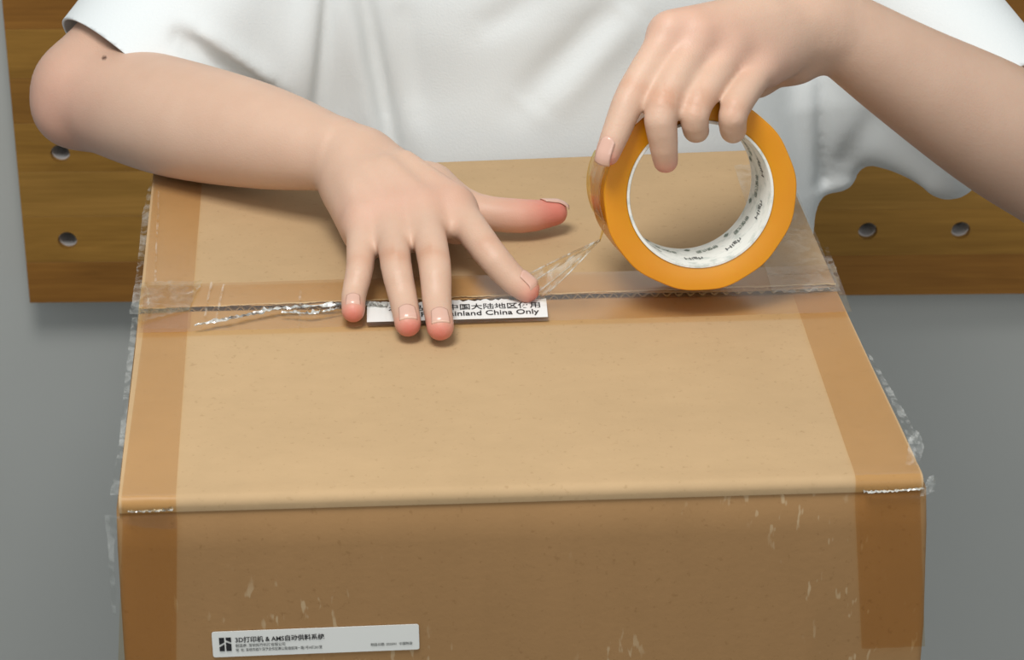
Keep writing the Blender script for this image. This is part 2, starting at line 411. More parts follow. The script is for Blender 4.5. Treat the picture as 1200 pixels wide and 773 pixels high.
# ------------------------------------------------------------------ tape on the carton
FN = np.cross(xy(FR) .tolist() + [0] - np.array(xy(FL).tolist() + [0]), [0, 0, 1]); FN = FN / np.linalg.norm(FN)   # points to the camera
if FN[1] > 0: FN = -FN
FP0 = np.array([ring[0][0], ring[0][1], T])
def on_front(x, y, off=0.): return on_plane(x, y, FP0 + FN * off, FN)
def tape_over_edge(tl, tr, el, er, bl, br, mat, label=None):
    """tl,tr far corners on the top (pixels); el,er corners at the edge; bl,br bottom corners on the front"""
    A, B_ = az(*tl), az(*tr); C_, D_ = az(*el), az(*er)
    Rr = .0052; rows = []
    n = 10
    dirL, dirR = (A - C_), (B_ - D_); lL, lR = np.linalg.norm(dirL), np.linalg.norm(dirR); dirL /= lL; dirR /= lR
    def edgept(base, dr, d, z): p = base + dr * d; return np.array([p[0], p[1], T + z])
    prof = [(1., None)]
    seq = []
    for k in range(24, -1, -1):
        f = k / 24
        seq.append((edgept(C_, dirL, Rr + (lL - Rr) * f, .0011), edgept(D_, dirR, Rr + (lR - Rr) * f, .0011)))
    for a in np.linspace(math.pi / 2, 0, 7)[1:]:
        seq.append((edgept(C_, dirL, Rr - (Rr + .0011) * math.cos(a) , -Rr + (Rr + .0011) * math.sin(a)),
                    edgept(D_, dirR, Rr - (Rr + .0011) * math.cos(a) , -Rr + (Rr + .0011) * math.sin(a))))
    g = on_front(*bl, off=.0009), on_front(*br, off=.0009)
    e0, e1 = seq[-1]
    def onp(p): return p - FN * float((p - g[0]) @ FN)
    e0_, e1_ = onp(e0 - np.array([0, 0, .006])), onp(e1 - np.array([0, 0, .006]))
    seq.append((e0 - np.array([0, 0, .0045]), e1 - np.array([0, 0, .0045])))
    for k in range(0, 13):
        f = k / 12
        seq.append((lerp(e0_, g[0], f), lerp(e1_, g[1], f)))
    rows = []
    for a_, b2 in seq:
        rows.append([lerp(a_, b2, j / n) + np.array([0, 0, .00008 * rng.randn()]) for j in range(n + 1)])
    return grid_mesh('tape_strip', rows, mat, cart, 0, label=label)
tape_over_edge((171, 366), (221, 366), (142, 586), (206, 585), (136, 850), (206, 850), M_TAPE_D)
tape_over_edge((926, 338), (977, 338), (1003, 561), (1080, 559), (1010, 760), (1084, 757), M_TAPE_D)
def flat_tape(poly, mat, z=.0013, nu=40, nv=6, wr=.0001, name='tape_strip', label=None):
    """poly: four pixels (far-left, far-right, near-right, near-left) on the carton top"""
    a, b_, c_, d_ = [az(*p) for p in poly]; rows = []
    for i in range(nv + 1):
        v = i / nv; l, r = lerp(a, d_, v), lerp(b_, c_, v)
        rows.append([lerp(l, r, j / nu) + np.array([0, 0, z + wr * rng.randn()]) for j in range(nu + 1)])
    return grid_mesh(name, rows, mat, cart, 0, label=label)
flat_tape([(182, 205), (238, 205), (223, 390), (165, 390)], M_TAPE, .0026)
flat_tape([(166, 340), (978, 316), (998, 371), (161, 396)], M_TAPE, .0032)
# hazy clear tape on the far right corner
flat_tape([(860, 200), (919, 198), (985, 348), (905, 350)], M_HAZE, .0040, 14, 14, .00025, 'clear_tape_patch', 'hazy greyish clear tape on the far right corner')
flat_tape([(165, 338), (238, 336), (222, 370), (161, 386)], M_YEL, .0042, 24, 8, .00025, 'clear_tape_patch', 'yellowed crumpled clear tape at the left end of the seam')

def crumple(name, path, w, mat, amp=.0015, nv=5, label=None, up=(0, 0, 1), seedk=0):
    path = [np.array(p, float) for p in path]; rows = []
    n = 14 * (len(path) - 1)
    for i in range(n + 1):
        s = i / n * (len(path) - 1); k = min(int(s), len(path) - 2); p = lerp(path[k], path[k + 1], s - k)
        ww = w[k] + (w[k + 1] - w[k]) * (s - k) if hasattr(w, '__len__') else w
        d = path[k + 1] - path[k]; sd = np.cross(d, up); sd /= np.linalg.norm(sd)
        rows.append([p + sd * ww * (j / nv - .5) + np.array(up) * abs(amp * rng.randn()) + sd * amp * .4 * rng.randn() for j in range(nv + 1)])
    return grid_mesh(name, rows, mat, cart, .0001 if mat is M_TORN else 0, smooth=mat is not M_TORN, label=label)
Z3 = .0046
crumple('torn_tape_ridge', [az(228, 382, Z3), az(275, 373, Z3), az(325, 362, Z3), az(400, 357, Z3)], [.001, .0035, .003, .003], M_TORN, .0007, 3, 'torn tape streak left of the hand, its glare painted in as white')
crumple('torn_tape_ridge', [az(330, 366, Z3), az(365, 368, Z3), az(400, 361, Z3)], [.001, .002, .001], M_TORN, .0007, 3)
crumple('torn_tape_ridge', [az(428, 356, Z3), az(454, 357, Z3)], [.005, .006], M_TORN, .0006, 3)
for a, b_ in (((172, 330), (175, 368)), ((248, 330), (240, 372)), ((262, 333), (253, 376)), ((352, 340), (351, 384)), ((186, 225), (182, 330)), ((209, 352), (235, 336))):
    crumple('tape_wrinkle', [az(*a, .0040), az(*b_, .0040)], .0012, M_STRAND, .0003, 2)
# loose film over the edges and corners
def edge_film(pts, w, amp, label, hgt=0.):
    crumple('loose_film', pts, w, M_FILM, amp * .4, 4, label, up=(0, -.3, 1))
edge_film([az(1018, 415, .001), az(1040, 455, .002), az(1058, 488, .003), az(1072, 520, .004)], [.001, .003, .004, .006], .0009, 'clear film lifting off the right edge')
edge_film([az(1072, 545, .004), az(1077, 524, .010), az(1075, 505, .016), az(1070, 515, .012), az(1066, 545, .003)], [.004, .005, .002, .004, .004], .0008, 'loop of loose clear film near the right corner')
edge_film([on_front(1078, 580, .002), on_front(1089, 573, .003), on_front(1093, 560, .003), on_front(1097, 566, .003)], [.003, .006, .004, .001], .0012, 'torn clear film on the near right corner')
edge_film([az(182, 206, -.002), az(172, 250, -.002), az(165, 320, -.002), az(159, 368, -.002)], [.005, .005, .005, .007], .001, 'clear film standing off the left edge behind the seam')
edge_film([az(159, 372, -.002), az(150, 440, -.002), az(143, 520, -.002), az(136, 580, -.002)], [.004, .003, .003, .006], .0006, 'clear film along the left edge before the seam')
edge_film([az(968, 290, .002), az(976, 318, .002), az(985, 345, .002)], [.002, .005, .002], .0012, 'torn clear film at the right end of the seam')
edge_film([on_front(131, 604, .002), on_front(130, 640, .002), on_front(134, 720, .0015)], [.008, .003, .002], .0008, 'clear film at the near left corner')
crumple('torn_tape_ridge', [on_front(150, 600, .002), on_front(180, 599, .002), on_front(203, 597, .002)], .002, M_TORN, .0004, 3)
crumple('torn_tape_ridge', [on_front(1012, 577, .002), on_front(1045, 576, .002), on_front(1082, 573, .002)], .0018, M_TORN, .0005, 3)
crumple('torn_tape_ridge', [az(905, 343, Z3), az(940, 341, Z3), az(972, 337, Z3)], .0014, M_HAZE, .0006, 3)
crumple('torn_tape_ridge', [az(900, 322, Z3), az(940, 322, Z3), az(974, 316, Z3)], .0014, M_HAZE, .0006, 3)

# ------------------------------------------------------------------ lettering
def text_mesh(txt, size, bold=0.):
    cu = bpy.data.curves.new('t', 'FONT'); cu.body = txt; cu.size = size; cu.offset = bold; cu.resolution_u = 3
    o = bpy.data.objects.new('t', cu); COL.objects.link(o); bpy.context.view_layer.update()
    me = bpy.data.meshes.new_from_object(o.evaluated_get(bpy.context.evaluated_depsgraph_get()))
    V = np.array([v.co[:] for v in me.vertices]).reshape(-1, 3); F = [tuple(p.vertices) for p in me.polygons]
    bpy.data.objects.remove(o); bpy.data.curves.remove(cu); bpy.data.meshes.remove(me)
    return V, F
def put_text(txt, height, box_, frame, parent, mat, name='lettering', bold=0., label=None):
    """box_ = (u0, u1, v0): text is scaled to run from u0 to u1 with its baseline at v0; frame(u,v)->point"""
    V, F = text_mesh(txt, 1., bold)
    if not len(V): return
    x0, x1 = V[:, 0].min(), V[:, 0].max(); y1 = V[:, 1].max()
    P = [frame(box_[0] + (v[0] - x0) / (x1 - x0) * (box_[1] - box_[0]), box_[2] + v[1] * height) for v in V]
    o = mesh(name, P, F, mat, parent, False, label); return o

# front label: a local frame from its corner pixels
c00, c10, c01 = on_front(250, 769), on_front(491.5, 759.5), on_front(248, 739.5)
Uv = c10 - c00; LW = np.linalg.norm(Uv); Uv /= LW; Vv = np.cross(FN, Uv); Vv = Vv if Vv[2] > 0 else -Vv; LH = float((c01 - c00) @ Vv)
def ff(off): return lambda u, v: c00 + Uv * u + Vv * v + FN * off
bm = bmesh.new(); f = ff(.0008); rc = .0012
pts = []
for cx, cy, a0 in ((rc, rc, math.pi), (LW - rc, rc, 1.5 * math.pi), (LW - rc, LH - rc, 0), (rc, LH - rc, .5 * math.pi)):
    for k in range(5): a = a0 + math.pi / 2 * k / 4; pts.append(f(cx + rc * math.cos(a), cy + rc * math.sin(a)))
bm.faces.new([bm.verts.new(p) for p in pts]); bmesh.ops.recalc_face_normals(bm, faces=bm.faces[:])
lab = from_bm('printed_label', bm, M_LABELF, cart, label='white printed label with a black block emblem on the front of the carton')
if lab.data.polygons[0].normal @ Vector(FN) < 0: lab.data.flip_normals()
solid(lab, .0003, -1.)
g = ff(.00115); s = LH / 30.
def rel(px, py):    # picture measures inside the label (242 x 30) to label u,v
    return px / 242 * LW, LH - py * s
def poly(pts, mat, parent, name):
    P = [g(*rel(*p)) for p in pts]; return mesh(name, P, [tuple(range(len(P)))], mat, parent)
quads = [[(8.2, 6.6), (14.2, 6.6), (14.2, 12.3), (8.2, 15.2)], [(8.2, 17.8), (14.2, 14.6), (14.2, 22.6), (8.2, 22.6)],
         [(16.0, 6.6), (22.2, 6.6), (22.2, 12.6), (16.0, 9.6)], [(16.0, 12.2), (22.2, 14.6), (22.2, 22.6), (16.0, 22.6)]]
V, F = [], []
for q in quads: F.append(tuple(range(len(V), len(V) + 4))); V += [g(*rel(*p)) for p in q]
mesh('emblem', V, F, M_BLACK, lab)
def line(txt, x0, x1, ybase, h, mat=M_BLACK, bold=0.):
    u0, v = rel(x0, ybase); u1, _ = rel(x1, ybase); put_text(txt, h * s, (u0, u1, v), g, lab, mat, bold=bold)
line('3D打印机 & AMS自动供料系统', 27, 131, 12.6, 7.4, bold=.02)
line('制造商: 深圳拓竹科技有限公司', 27, 85, 18.4, 4.2, M_GREYINK, .01)
line('地  址: 深圳市前海深港合作区南山街道前湾一路1号A栋201室', 27, 128, 23.6, 4.2, M_GREYINK, .01)
line('制造日期: 2023/01  中国制造', 185, 234, 23.2, 3.8, M_GREYINK, .01)

# seam label
q0, q1, q2, q3 = az(430, 377, .0037), az(642, 371, .0037), az(640, 350.5, .0037), az(430, 356, .0037)
P = []
for i in range(61):
    t = i / 60; lo = lerp(q0, q1, t); hi = lerp(q3, q2, t) + np.array([0, .0022 * (rng.rand() - .35) * (t < .93), .0006 * rng.rand()])
    P.append([lo, lerp(lo, hi, .5) + np.array([0, 0, .0001]), hi])
lab2 = grid_mesh('seam_label', P, M_LABEL, cart, .0002, smooth=False, label='white label strip across the seam, its top edge torn')
sU = q1 - q0; sW = np.linalg.norm(sU); sU /= sW; sV = q3 - q0; sH = np.linalg.norm(sV); sV /= sH
g2 = lambda u, v: q0 + sU * u + sV * v + np.array([0, 0, .0005])
put_text('本产品仅限中国大陆地区使用', sH * .34, (sW * .12, sW * .965, sH * .52), g2, lab2, M_BLACK, bold=.01)
put_text('For Mainland China Only', sH * .36, (sW * .30, sW * .955, sH * .17), g2, lab2, M_BLACK, bold=.01)

# ------------------------------------------------------------------ tape roll
AX = -.130 * RT + .215 * UP + .945 * FW; AX /= np.linalg.norm(AX)            # front rim -> back rim
RO, RI, RW = .0553, .0405, .048
RC = None
for it in range(2):
    h = RW * abs(AX[2]) + RO * math.sqrt(1 - AX[2] ** 2) + .0062
    RC = az(821, 228, h)
DR = dist(RC); kpx = DR / FPX
RO, RI = 115.5 * kpx, 84 * kpx
h = RW * abs(AX[2]) + RO * math.sqrt(1 - AX[2] ** 2) + .0062; RC = az(821, 228, h)
E1 = np.cross(AX, [0, 0, 1]); E1 /= np.linalg.norm(E1); E2 = np.cross(E1, AX)     # right-ish, up-ish
if E1 @ RT < 0: E1 = -E1
if E2[2] < 0: E2 = -E2
roll = empty('packing_tape_roll', RC + AX * RW / 2 - np.array([0, 0, RO]), 'roll of amber packing tape on a white printed core, held upright by the raised hand', 'tape')
def rp(a, r, d): return RC + AX * d + (E1 * math.cos(a) + E2 * math.sin(a)) * r
def lathe(name, prof, mat, parent, n=128, smooth=True, fn=None, ang=35):
    bm = bmesh.new(); vs = []
    for k in range(n):
        a = 2 * math.pi * k / n
        vs.append([bm.verts.new(rp(a, r + (fn(a, r) if fn else 0), d)) for r, d in prof])
    m_ = len(prof)
    for k in range(n):
        for i in range(m_): bm.faces.new((vs[k][i], vs[k][(i + 1) % m_], vs[(k + 1) % n][(i + 1) % m_], vs[(k + 1) % n][i]))
    bmesh.ops.recalc_face_normals(bm, faces=bm.faces[:])
    o = from_bm(name, bm, mat, parent, smooth); md = o.modifiers.new('edges', 'EDGE_SPLIT'); md.split_angle = math.radians(ang); return o
RCI = RI + .0018
def flats(a, r): return 0 if r < RO * .9 else .0005 * math.sin(a * 9 + 1) * math.sin(a * 4 + .5) - .0002
lathe('tape_winding', [(RCI, .0006), (RCI + .001, .0002), (RO - .0005, 0), (RO, .0006), (RO, RW - .0006), (RO - .0005, RW), (RCI, RW)], M_WOUND, roll, fn=flats)
core = lathe('core', [(RI, .0004), (RI + .0004, -.0002), (RCI - .0001, -.0002), (RCI - .0001, RW + .0002), (RI, RW + .0002)], M_CORE, roll)
def core_text(txt, a0, span, d0, size, flip=False, mat=M_GREYINK):
    V, F = text_mesh(txt, 1., .01); x1 = V[:, 0].max()
    P = []
    for v in V:
        u = v[0] / x1 * span; a = a0 + u / RI
        P.append(rp(a, RI - .00025, d0 - v[1] * size if not flip else d0 + v[1] * size))
    mesh('core_lettering', P, F, mat, core)
M_GREENINK = plain('print_green_grey', srgb(112, 124, 112), .7)
for k in range(9):
    a = -math.pi * .75 + k * .62
    core_text('High', a, .011, .020, .0085, mat=M_GREYINK)
    core_text('强力胶带', a + .26, .013, .036, .007, mat=M_GREENINK)
    core_text('◆', a + .12, .004, .044, .006, mat=M_GREENINK)
# free end of the tape: lifts off the left side of the roll, then is pulled to the index finger
def left_a(px, py):         # angle on the roll for a picture point near its front rim
    p = on_plane(px, py, RC, AX) - RC; return math.atan2(p @ E2, p @ E1)
M_TAIL = film('lifted_amber_tape', (.97, .86, .52, 1), .07, .2, .0005, 30, .12)
a_top, a_bot = left_a(712, 190), left_a(706, 266)
if a_bot < a_top - math.pi: a_bot += 2 * math.pi
if a_bot > a_top + math.pi: a_bot -= 2 * math.pi
P = []
for i in range(17):
    t = i / 16; a = a_top + (a_bot - a_top) * t if a_bot > a_top or True else 0
    lift = .0004 + .0014 * math.sin(math.pi * min(1, t * 1.0)) ** .8
    P.append([rp(a, RO + lift, .001 + d) for d in np.linspace(0, RW * .96, 8)])
grid_mesh('lifted_tape', P, M_TAIL, roll, .0001, label='translucent tape layer lifting off the left side of the roll')
knot = ad(703, 281, DR + .004)
fan = [az(616, 322, .012), az(622, 331, .011), az(629, 340, .010), az(634, 348, .008)]
low = rp(a_bot, RO + .001, .004)
P = []
mids = [(660, 300), (662, 306), (668, 313), (664, 325)]
for i in range(25):
    t = i / 24; row = []
    for j in range(4):
        m_ = ad(*mids[j], DR + .0) if 0 else az(*mids[j], .028)
        p = (1 - t) ** 2 * knot + 2 * t * (1 - t) * m_ + t * t * fan[j]
        row.append(p)
    rr = []
    for j in range(3):
        for q in range(4):
            s_ = q / 4; p = lerp(row[j], row[j + 1], s_) ; rr.append(p + np.array([0, -.0008, .0016]) * math.sin(math.pi * s_) * (1 if j % 2 else -1) * min(1, t * 3))
    rr.append(row[3]); P.append(rr)
grid_mesh('pulled_tape_end', P, M_STRAND, roll, .0001, label='thin creased clear tape stretched from the roll to the index finger')
for j, (x, y, z_) in enumerate(((617, 322, .0135), (624, 330, .0125), (631, 341, .011), (634, 349, .0095))):     # bright folded creases
    e = az(x, y, z_); path = []
    for i in range(13):
        t = i / 12; m_ = az(*mids[j], .0285); p = (1 - t) ** 2 * knot + 2 * t * (1 - t) * m_ + t * t * e; path.append(p)
    P = [[p + UP * .0006 + RT * .0002, p - UP * .0006 - RT * .0002] for p in path]
    grid_mesh('tape_crease', P, film('crease', (.98, .94, .85, 1), .08, .3, .0005, 90, .75) if j == 0 else bpy.data.materials['crease'], roll, .0004)
P = [[lerp(knot, low, i / 6) + UP * .0012 * (1 + i / 4), lerp(knot, low, i / 6) - UP * .0012 * (1 + i / 4)] for i in range(7)]
grid_mesh('tape_twist', P, M_TAIL, roll, .0001)

# ================================================================== the person: one implicit surface, meshed sparsely
def V3(*a): return np.array(a, np.float32)
class Cone:
    """tapered capsule; n,s flatten its section along direction n by factor s"""
    def __init__(s_, a, b, ra, rb, n=None, s=1.):
        s_.a = np.array(a, np.float32); s_.b = np.array(b, np.float32); s_.ra = ra; s_.rb = rb; s_.s = s
        s_.n = None if n is None else (np.array(n, np.float32) / np.linalg.norm(n)).astype(np.float32)
        s_.ab = s_.b - s_.a; s_.l2 = max(float(s_.ab @ s_.ab), 1e-12)
    def __call__(s_, P):
        w = P - s_.a; t = np.clip((w @ s_.ab) / s_.l2, 0, 1); w = w - t[:, None] * s_.ab; r = s_.ra + (s_.rb - s_.ra) * t
        L2 = np.einsum('ij,ij->i', w, w)
        if s_.n is None: return np.sqrt(L2) - r
        wn = w @ s_.n; L = np.sqrt(L2) + 1e-9; L_ = np.sqrt(L2 + wn * wn * (1 / s_.s ** 2 - 1)) + 1e-9
        return (1 - r / L_) * L
def smin(a, b, k):
    h = np.maximum(k - np.abs(a - b), 0) / k; return np.minimum(a, b) - h * h * k * .25
def smax(a, b, k): return -smin(-a, -b, k)
class Group:
    """smooth union of members; sub-groups allowed. mode 'branches': base blended with each branch alone, then plain min"""
    def __init__(s_, items, k, branches=None, kb=.006, kf=.002): s_.kf = kf; s_.items = items; s_.k = k; s_.br = branches; s_.kb = kb
    def __call__(s_, P):
        c = P.mean(0)[None]; rad = float(np.sqrt(((P - c) ** 2).sum(1).max()))
        dc = [float(it(c)[0]) for it in s_.items]; m = min(dc)
        d = None
        for it, q in zip(s_.items, dc):
            if q > m + 3.0 * rad + s_.k * 2: continue
            e = it(P); d = e if d is None else smin(d, e, s_.k)
        if s_.br:
            out = d; B_ = None
            for b_ in s_.br:
                q = float(b_(c)[0])
                if q > m + 2.6 * rad + .03 and q > 2.6 * rad + .02: continue
                e = b_(P); B_ = e if B_ is None else smin(B_, e, s_.kf)
                out = np.minimum(out, smin(d, e, s_.kb))
            d = out if B_ is None else np.minimum(out, B_)
        return d
def chain(pts, rs, k=.003, n=None, s=1.):
    return Group([Cone(pts[i], pts[i + 1], rs[i], rs[i + 1], n, s) for i in range(len(pts) - 1)], k)
def mesh_sdf(f, xs, ys, zs, B=6):
    nx, ny, nz = len(xs), len(ys), len(zs)
    bx, by, bz = [np.arange(0, n - 1, B) for n in (nx, ny, nz)]
    I, J, K = np.meshgrid(bx, by, bz, indexing='ij'); I, J, K = I.ravel(), J.ravel(), K.ravel()
    I2, J2, K2 = np.minimum(I + B, nx - 1), np.minimum(J + B, ny - 1), np.minimum(K + B, nz - 1)
    lo = np.stack([xs[I], ys[J], zs[K]], 1); hi = np.stack([xs[I2], ys[J2], zs[K2]], 1)
    cen = ((lo + hi) / 2).astype(np.float32); rad = np.linalg.norm(hi - lo, axis=1) / 2
    d = np.empty(len(cen), np.float32)
    # evaluate centres in spatial slabs
    for s0 in range(0, len(cen), 4000): d[s0:s0 + 4000] = f(cen[s0:s0 + 4000])
    act = np.nonzero(np.abs(d) < rad * 1.6 + .002)[0]
    verts, keys, quads = [], [], []
    ar = np.arange(B + 2)
    CH = 48
    corner = [(a, b_, c_) for a in (0, 1) for b_ in (0, 1) for c_ in (0, 1)]
    edges_ = [(p, q) for p in range(8) for q in range(p + 1, 8) if sum(abs(np.array(corner[p]) - corner[q])) == 1]
    def key(i, j, k): return (i.astype(np.int64) * (ny + 2) + j) * (nz + 2) + k
    for s0 in range(0, len(act), CH):
        a = act[s0:s0 + CH]
        gi = np.minimum(I[a][:, None] + ar, nx - 1); gj = np.minimum(J[a][:, None] + ar, ny - 1); gk = np.minimum(K[a][:, None] + ar, nz - 1)
        n_ = len(a); S = B + 2
        X = np.broadcast_to(xs[gi][:, :, None, None], (n_, S, S, S)); Y = np.broadcast_to(ys[gj][:, None, :, None], (n_, S, S, S)); Z = np.broadcast_to(zs[gk][:, None, None, :], (n_, S, S, S))
        P = np.stack([X, Y, Z], -1).astype(np.float32)
        D = np.concatenate([f(P[q:q + 8].reshape(-1, 3)) for q in range(0, n_, 8)]).reshape(n_, S, S, S)
        ins = D < 0
        C = np.zeros((n_, B, B, B), np.int8)
        for c_ in corner: C += ins[:, c_[0]:c_[0] + B, c_[1]:c_[1] + B, c_[2]:c_[2] + B]
        m = (C > 0) & (C < 8)
        m &= (gi[:, :B] < nx - 1)[:, :, None, None] & (gj[:, :B] < ny - 1)[:, None, :, None] & (gk[:, :B] < nz - 1)[:, None, None, :]
        b_, i, j, k = np.nonzero(m)
        if not len(b_): continue
        acc = np.zeros((len(b_), 3)); cnt = np.zeros(len(b_))
        for p, q in edges_:
            cp, cq = corner[p], corner[q]
            dp = D[b_, i + cp[0], j + cp[1], k + cp[2]]; dq = D[b_, i + cq[0], j + cq[1], k + cq[2]]
            x = (dp < 0) != (dq < 0); t = np.where(x, dp / (dp - dq + 1e-20), 0)
            pp = P[b_, i + cp[0], j + cp[1], k + cp[2]]; pq = P[b_, i + cq[0], j + cq[1], k + cq[2]]
            acc += np.where(x[:, None], pp + (pq - pp) * t[:, None], 0); cnt += x
        verts.append(acc / cnt[:, None]); GI, GJ, GK = gi[b_, i], gj[b_, j], gk[b_, k]; keys.append(key(GI, GJ, GK))
        # quads for edges starting at the low corner of each cell
        base = D[b_, i, j, k] < 0
        for ax in range(3):
            o_ = [0, 0, 0]; o_[ax] = 1
            other = D[b_, i + o_[0], j + o_[1], k + o_[2]] < 0
            x = base != other
            u, v = [(1, 2), (2, 0), (0, 1)][ax]
            def off(du, dv):
                q = [GI[x].copy(), GJ[x].copy(), GK[x].copy()]; q[u] = q[u] - du; q[v] = q[v] - dv; return key(*q)
            Q = np.stack([off(0, 0), off(1, 0), off(1, 1), off(0, 1)], 1)
            fl = ~base[x]; Q[fl] = Q[fl][:, ::-1]; quads.append(Q)
    Vv_ = np.concatenate(verts); Kk = np.concatenate(keys); Qq = np.concatenate(quads)
    order = np.argsort(Kk); Ks = Kk[order]; pos = np.searchsorted(Ks, Qq); pos = np.clip(pos, 0, len(Ks) - 1)
    ok = (Ks[pos] == Qq).all(1)
    Qi = order[pos[ok]]
    Vv_ = Vv_.astype(np.float32)
    for _ in range(2):                  # settle vertices on the surface
        for s0 in range(0, len(Vv_), 3000):
            p = Vv_[s0:s0 + 3000]; e = 4e-4
            d0 = f(p); G = np.stack([(f(p + np.eye(3, dtype=np.float32)[k] * e) - d0) / e for k in range(3)], 1)
            g2_ = np.maximum((G * G).sum(1), .25); Vv_[s0:s0 + 3000] = p - np.clip(d0 / g2_, -.002, .002)[:, None] * G
    return Vv_, Qi
def sdf_object(name, V, Q, mat, parent, label=None):
    me = bpy.data.meshes.new(name); me.vertices.add(len(V)); me.vertices.foreach_set('co', V.astype(np.float32).ravel())
    me.loops.add(Q.size); me.loops.foreach_set('vertex_index', Q.astype(np.int32).ravel())
    me.polygons.add(len(Q)); me.polygons.foreach_set('loop_start', np.arange(len(Q), dtype=np.int32) * 4); me.polygons.foreach_set('loop_total', np.full(len(Q), 4, np.int32))
    me.polygons.foreach_set('use_smooth', np.ones(len(Q), bool)); me.update(calc_edges=True); me.validate(); me.materials.append(mat)
    o = link(bpy.data.objects.new(name, me), parent)
    if label: o['label'] = label
    return o
def steps(*seg):            # non-uniform axis: (start, end, step), ...
    out = []
    for a, b_, s_ in seg: out += list(np.arange(a, b_ - s_ * .25, s_))
    return np.array(out, np.float32)

class Tube:
    """smooth tapered tube through the points (Catmull-Rom), many short cones"""
    def __init__(s_, pts, rs, sub=5):
        q = [np.append(p, r_) for p, r_ in zip(pts, rs)]; q = [2 * q[0] - q[1]] + q + [2 * q[-1] - q[-2]]; out = []
        for i in range(1, len(q) - 2):
            for k in range(sub):
                t = k / sub; a, b_, c_, d_ = q[i - 1], q[i], q[i + 1], q[i + 2]
                out.append(.5 * (2 * b_ + (c_ - a) * t + (2 * a - 5 * b_ + 4 * c_ - d_) * t * t + (3 * b_ - a - 3 * c_ + d_) * t ** 3))
        out.append(q[-2]); s_.c = [Cone(out[i][:3], out[i + 1][:3], out[i][3], out[i + 1][3]) for i in range(len(out) - 1)]
    def __call__(s_, P):
        c = P.mean(0)[None]; dc = [float(k(c)[0]) for k in s_.c]; m = min(dc)
        rad = float(np.sqrt(((P - c) ** 2).sum(1).max())) if len(P) > 1 else 0
        d = None
        for k, q in zip(s_.c, dc):
            if q > m + 2.1 * rad + .001: continue
            e = k(P); d = e if d is None else np.minimum(d, e)
        return d

class Limb:
    """nearly straight limb: centre line and radius are smooth curves over one axis"""
    def __init__(s_, pts, rs):
        q = [np.append(p, r_) for p, r_ in zip(pts, rs)]; q = [2 * q[0] - q[1]] + q + [2 * q[-1] - q[-2]]; out = []
        for i in range(1, len(q) - 2):
            for t in np.linspace(0, 1, 24, endpoint=i == len(q) - 3):
                a, b_, c_, d_ = q[i - 1], q[i], q[i + 1], q[i + 2]
                out.append(.5 * (2 * b_ + (c_ - a) * t + (2 * a - 5 * b_ + 4 * c_ - d_) * t * t + (3 * b_ - a - 3 * c_ + d_) * t ** 3))
        out = np.array(out); s_.o = out[0, :3]; ax = out[-1, :3] - s_.o; s_.L = np.linalg.norm(ax); s_.ax = (ax / s_.L).astype(np.float32); s_.o = s_.o.astype(np.float32)
        u = (out[:, :3] - s_.o) @ s_.ax; tab = np.linspace(0, s_.L, 160)
        res = np.array([np.interp(tab, u, out[:, k]) for k in range(4)])
        ker = np.ones(25) / 25          # soften the curve
        for k in range(4):
            lin = np.linspace(res[k][0], res[k][-1], 160); dlt = np.pad(res[k] - lin, 12, mode='edge'); dlt[:12] = 0; dlt[-12:] = 0; res[k] = np.convolve(dlt, ker, 'valid') + lin
        s_.tab, s_.res = tab, res
    def __call__(s_, P):
        t = np.clip((P - s_.o) @ s_.ax, 0, s_.L)
        c = np.stack([np.interp(t, s_.tab, s_.res[k]) for k in range(3)], 1); w = P - c
        return (np.sqrt((w * w).sum(1)) - np.interp(t, s_.tab, s_.res[3])).astype(np.float32)

# ---- her right arm and hand (left in the picture), palm down on the carton
up_ = np.array([0, 0, 1.])
elb = az(104, 109, .034); fm1 = az(200, 137, .038); fm2 = az(310, 161, .043); wr = az(398, 182, .046)
sh_r = np.array([-.072, .60, T + .175])
hand_r = {}
hand_r['pinky'] = ([az(424, 262, .030), az(422, 312, .022), az(415, 344, .012), az(414, 364, .0095)], [.0092, .0080, .0071, .0066])
hand_r['ring'] = ([az(458, 254, .033), az(464, 310, .027), az(473, 352, .014), az(478, 379, .0105)], [.0098, .0089, .0080, .0074])
hand_r['middle'] = ([az(497, 248, .036), az(509, 308, .029), az(512, 354, .015), az(516, 383, .0105)], [.0100, .0093, .0082, .0076])
hand_r['index'] = ([az(534, 243, .036), az(571, 293, .028), az(599, 325, .016), az(617, 339, .0105)], [.0102, .0093, .0083, .0076])
thumb_r = [az(446, 200, .032), az(505, 220, .025), az(556, 246, .019), az(612, 253, .016), az(650, 249, .0155)]
thumb_rr = [.015, .0125, .0105, .0102, .0078]
palm = []
wrm = az(398, 186, .046)
for nm, wx in (('pinky', (404, 204, .040)), ('ring', (412, 196, .046)), ('middle', (422, 186, .049)), ('index', (432, 180, .047))):
    m0 = hand_r[nm][0][0]
    palm.append(Cone(az(*wx), m0 + np.array([0, .002, -.001]), .0140, .0112))
    w_ = az(*wx); palm.append(Cone(lerp(w_, m0, .45) + up_ * .0118, m0 + up_ * .0085, .0022, .0032))
    palm.append(Cone(az(*wx) - up_ * .010, m0 + np.array([0, .006, -.011]), .0140, .0100))
mc = [hand_r[n_][0][0] for n_ in ('pinky', 'ring', 'middle', 'index')]
for i in range(3):          # webs between the finger roots
    mid0, mid1 = mc[i], mc[i + 1]
    q = (mid0 + mid1) / 2
    d1 = hand_r[['pinky', 'ring', 'middle', 'index'][i]][0][1] - mid0; d2 = hand_r[['pinky', 'ring', 'middle', 'index'][i + 1]][0][1] - mid1
    e = q + (d1 + d2) / 2 * (.50 if i < 2 else .34) - up_ * .001
    palm.append(Cone(q - up_ * .0005, e, .0096, .0062))
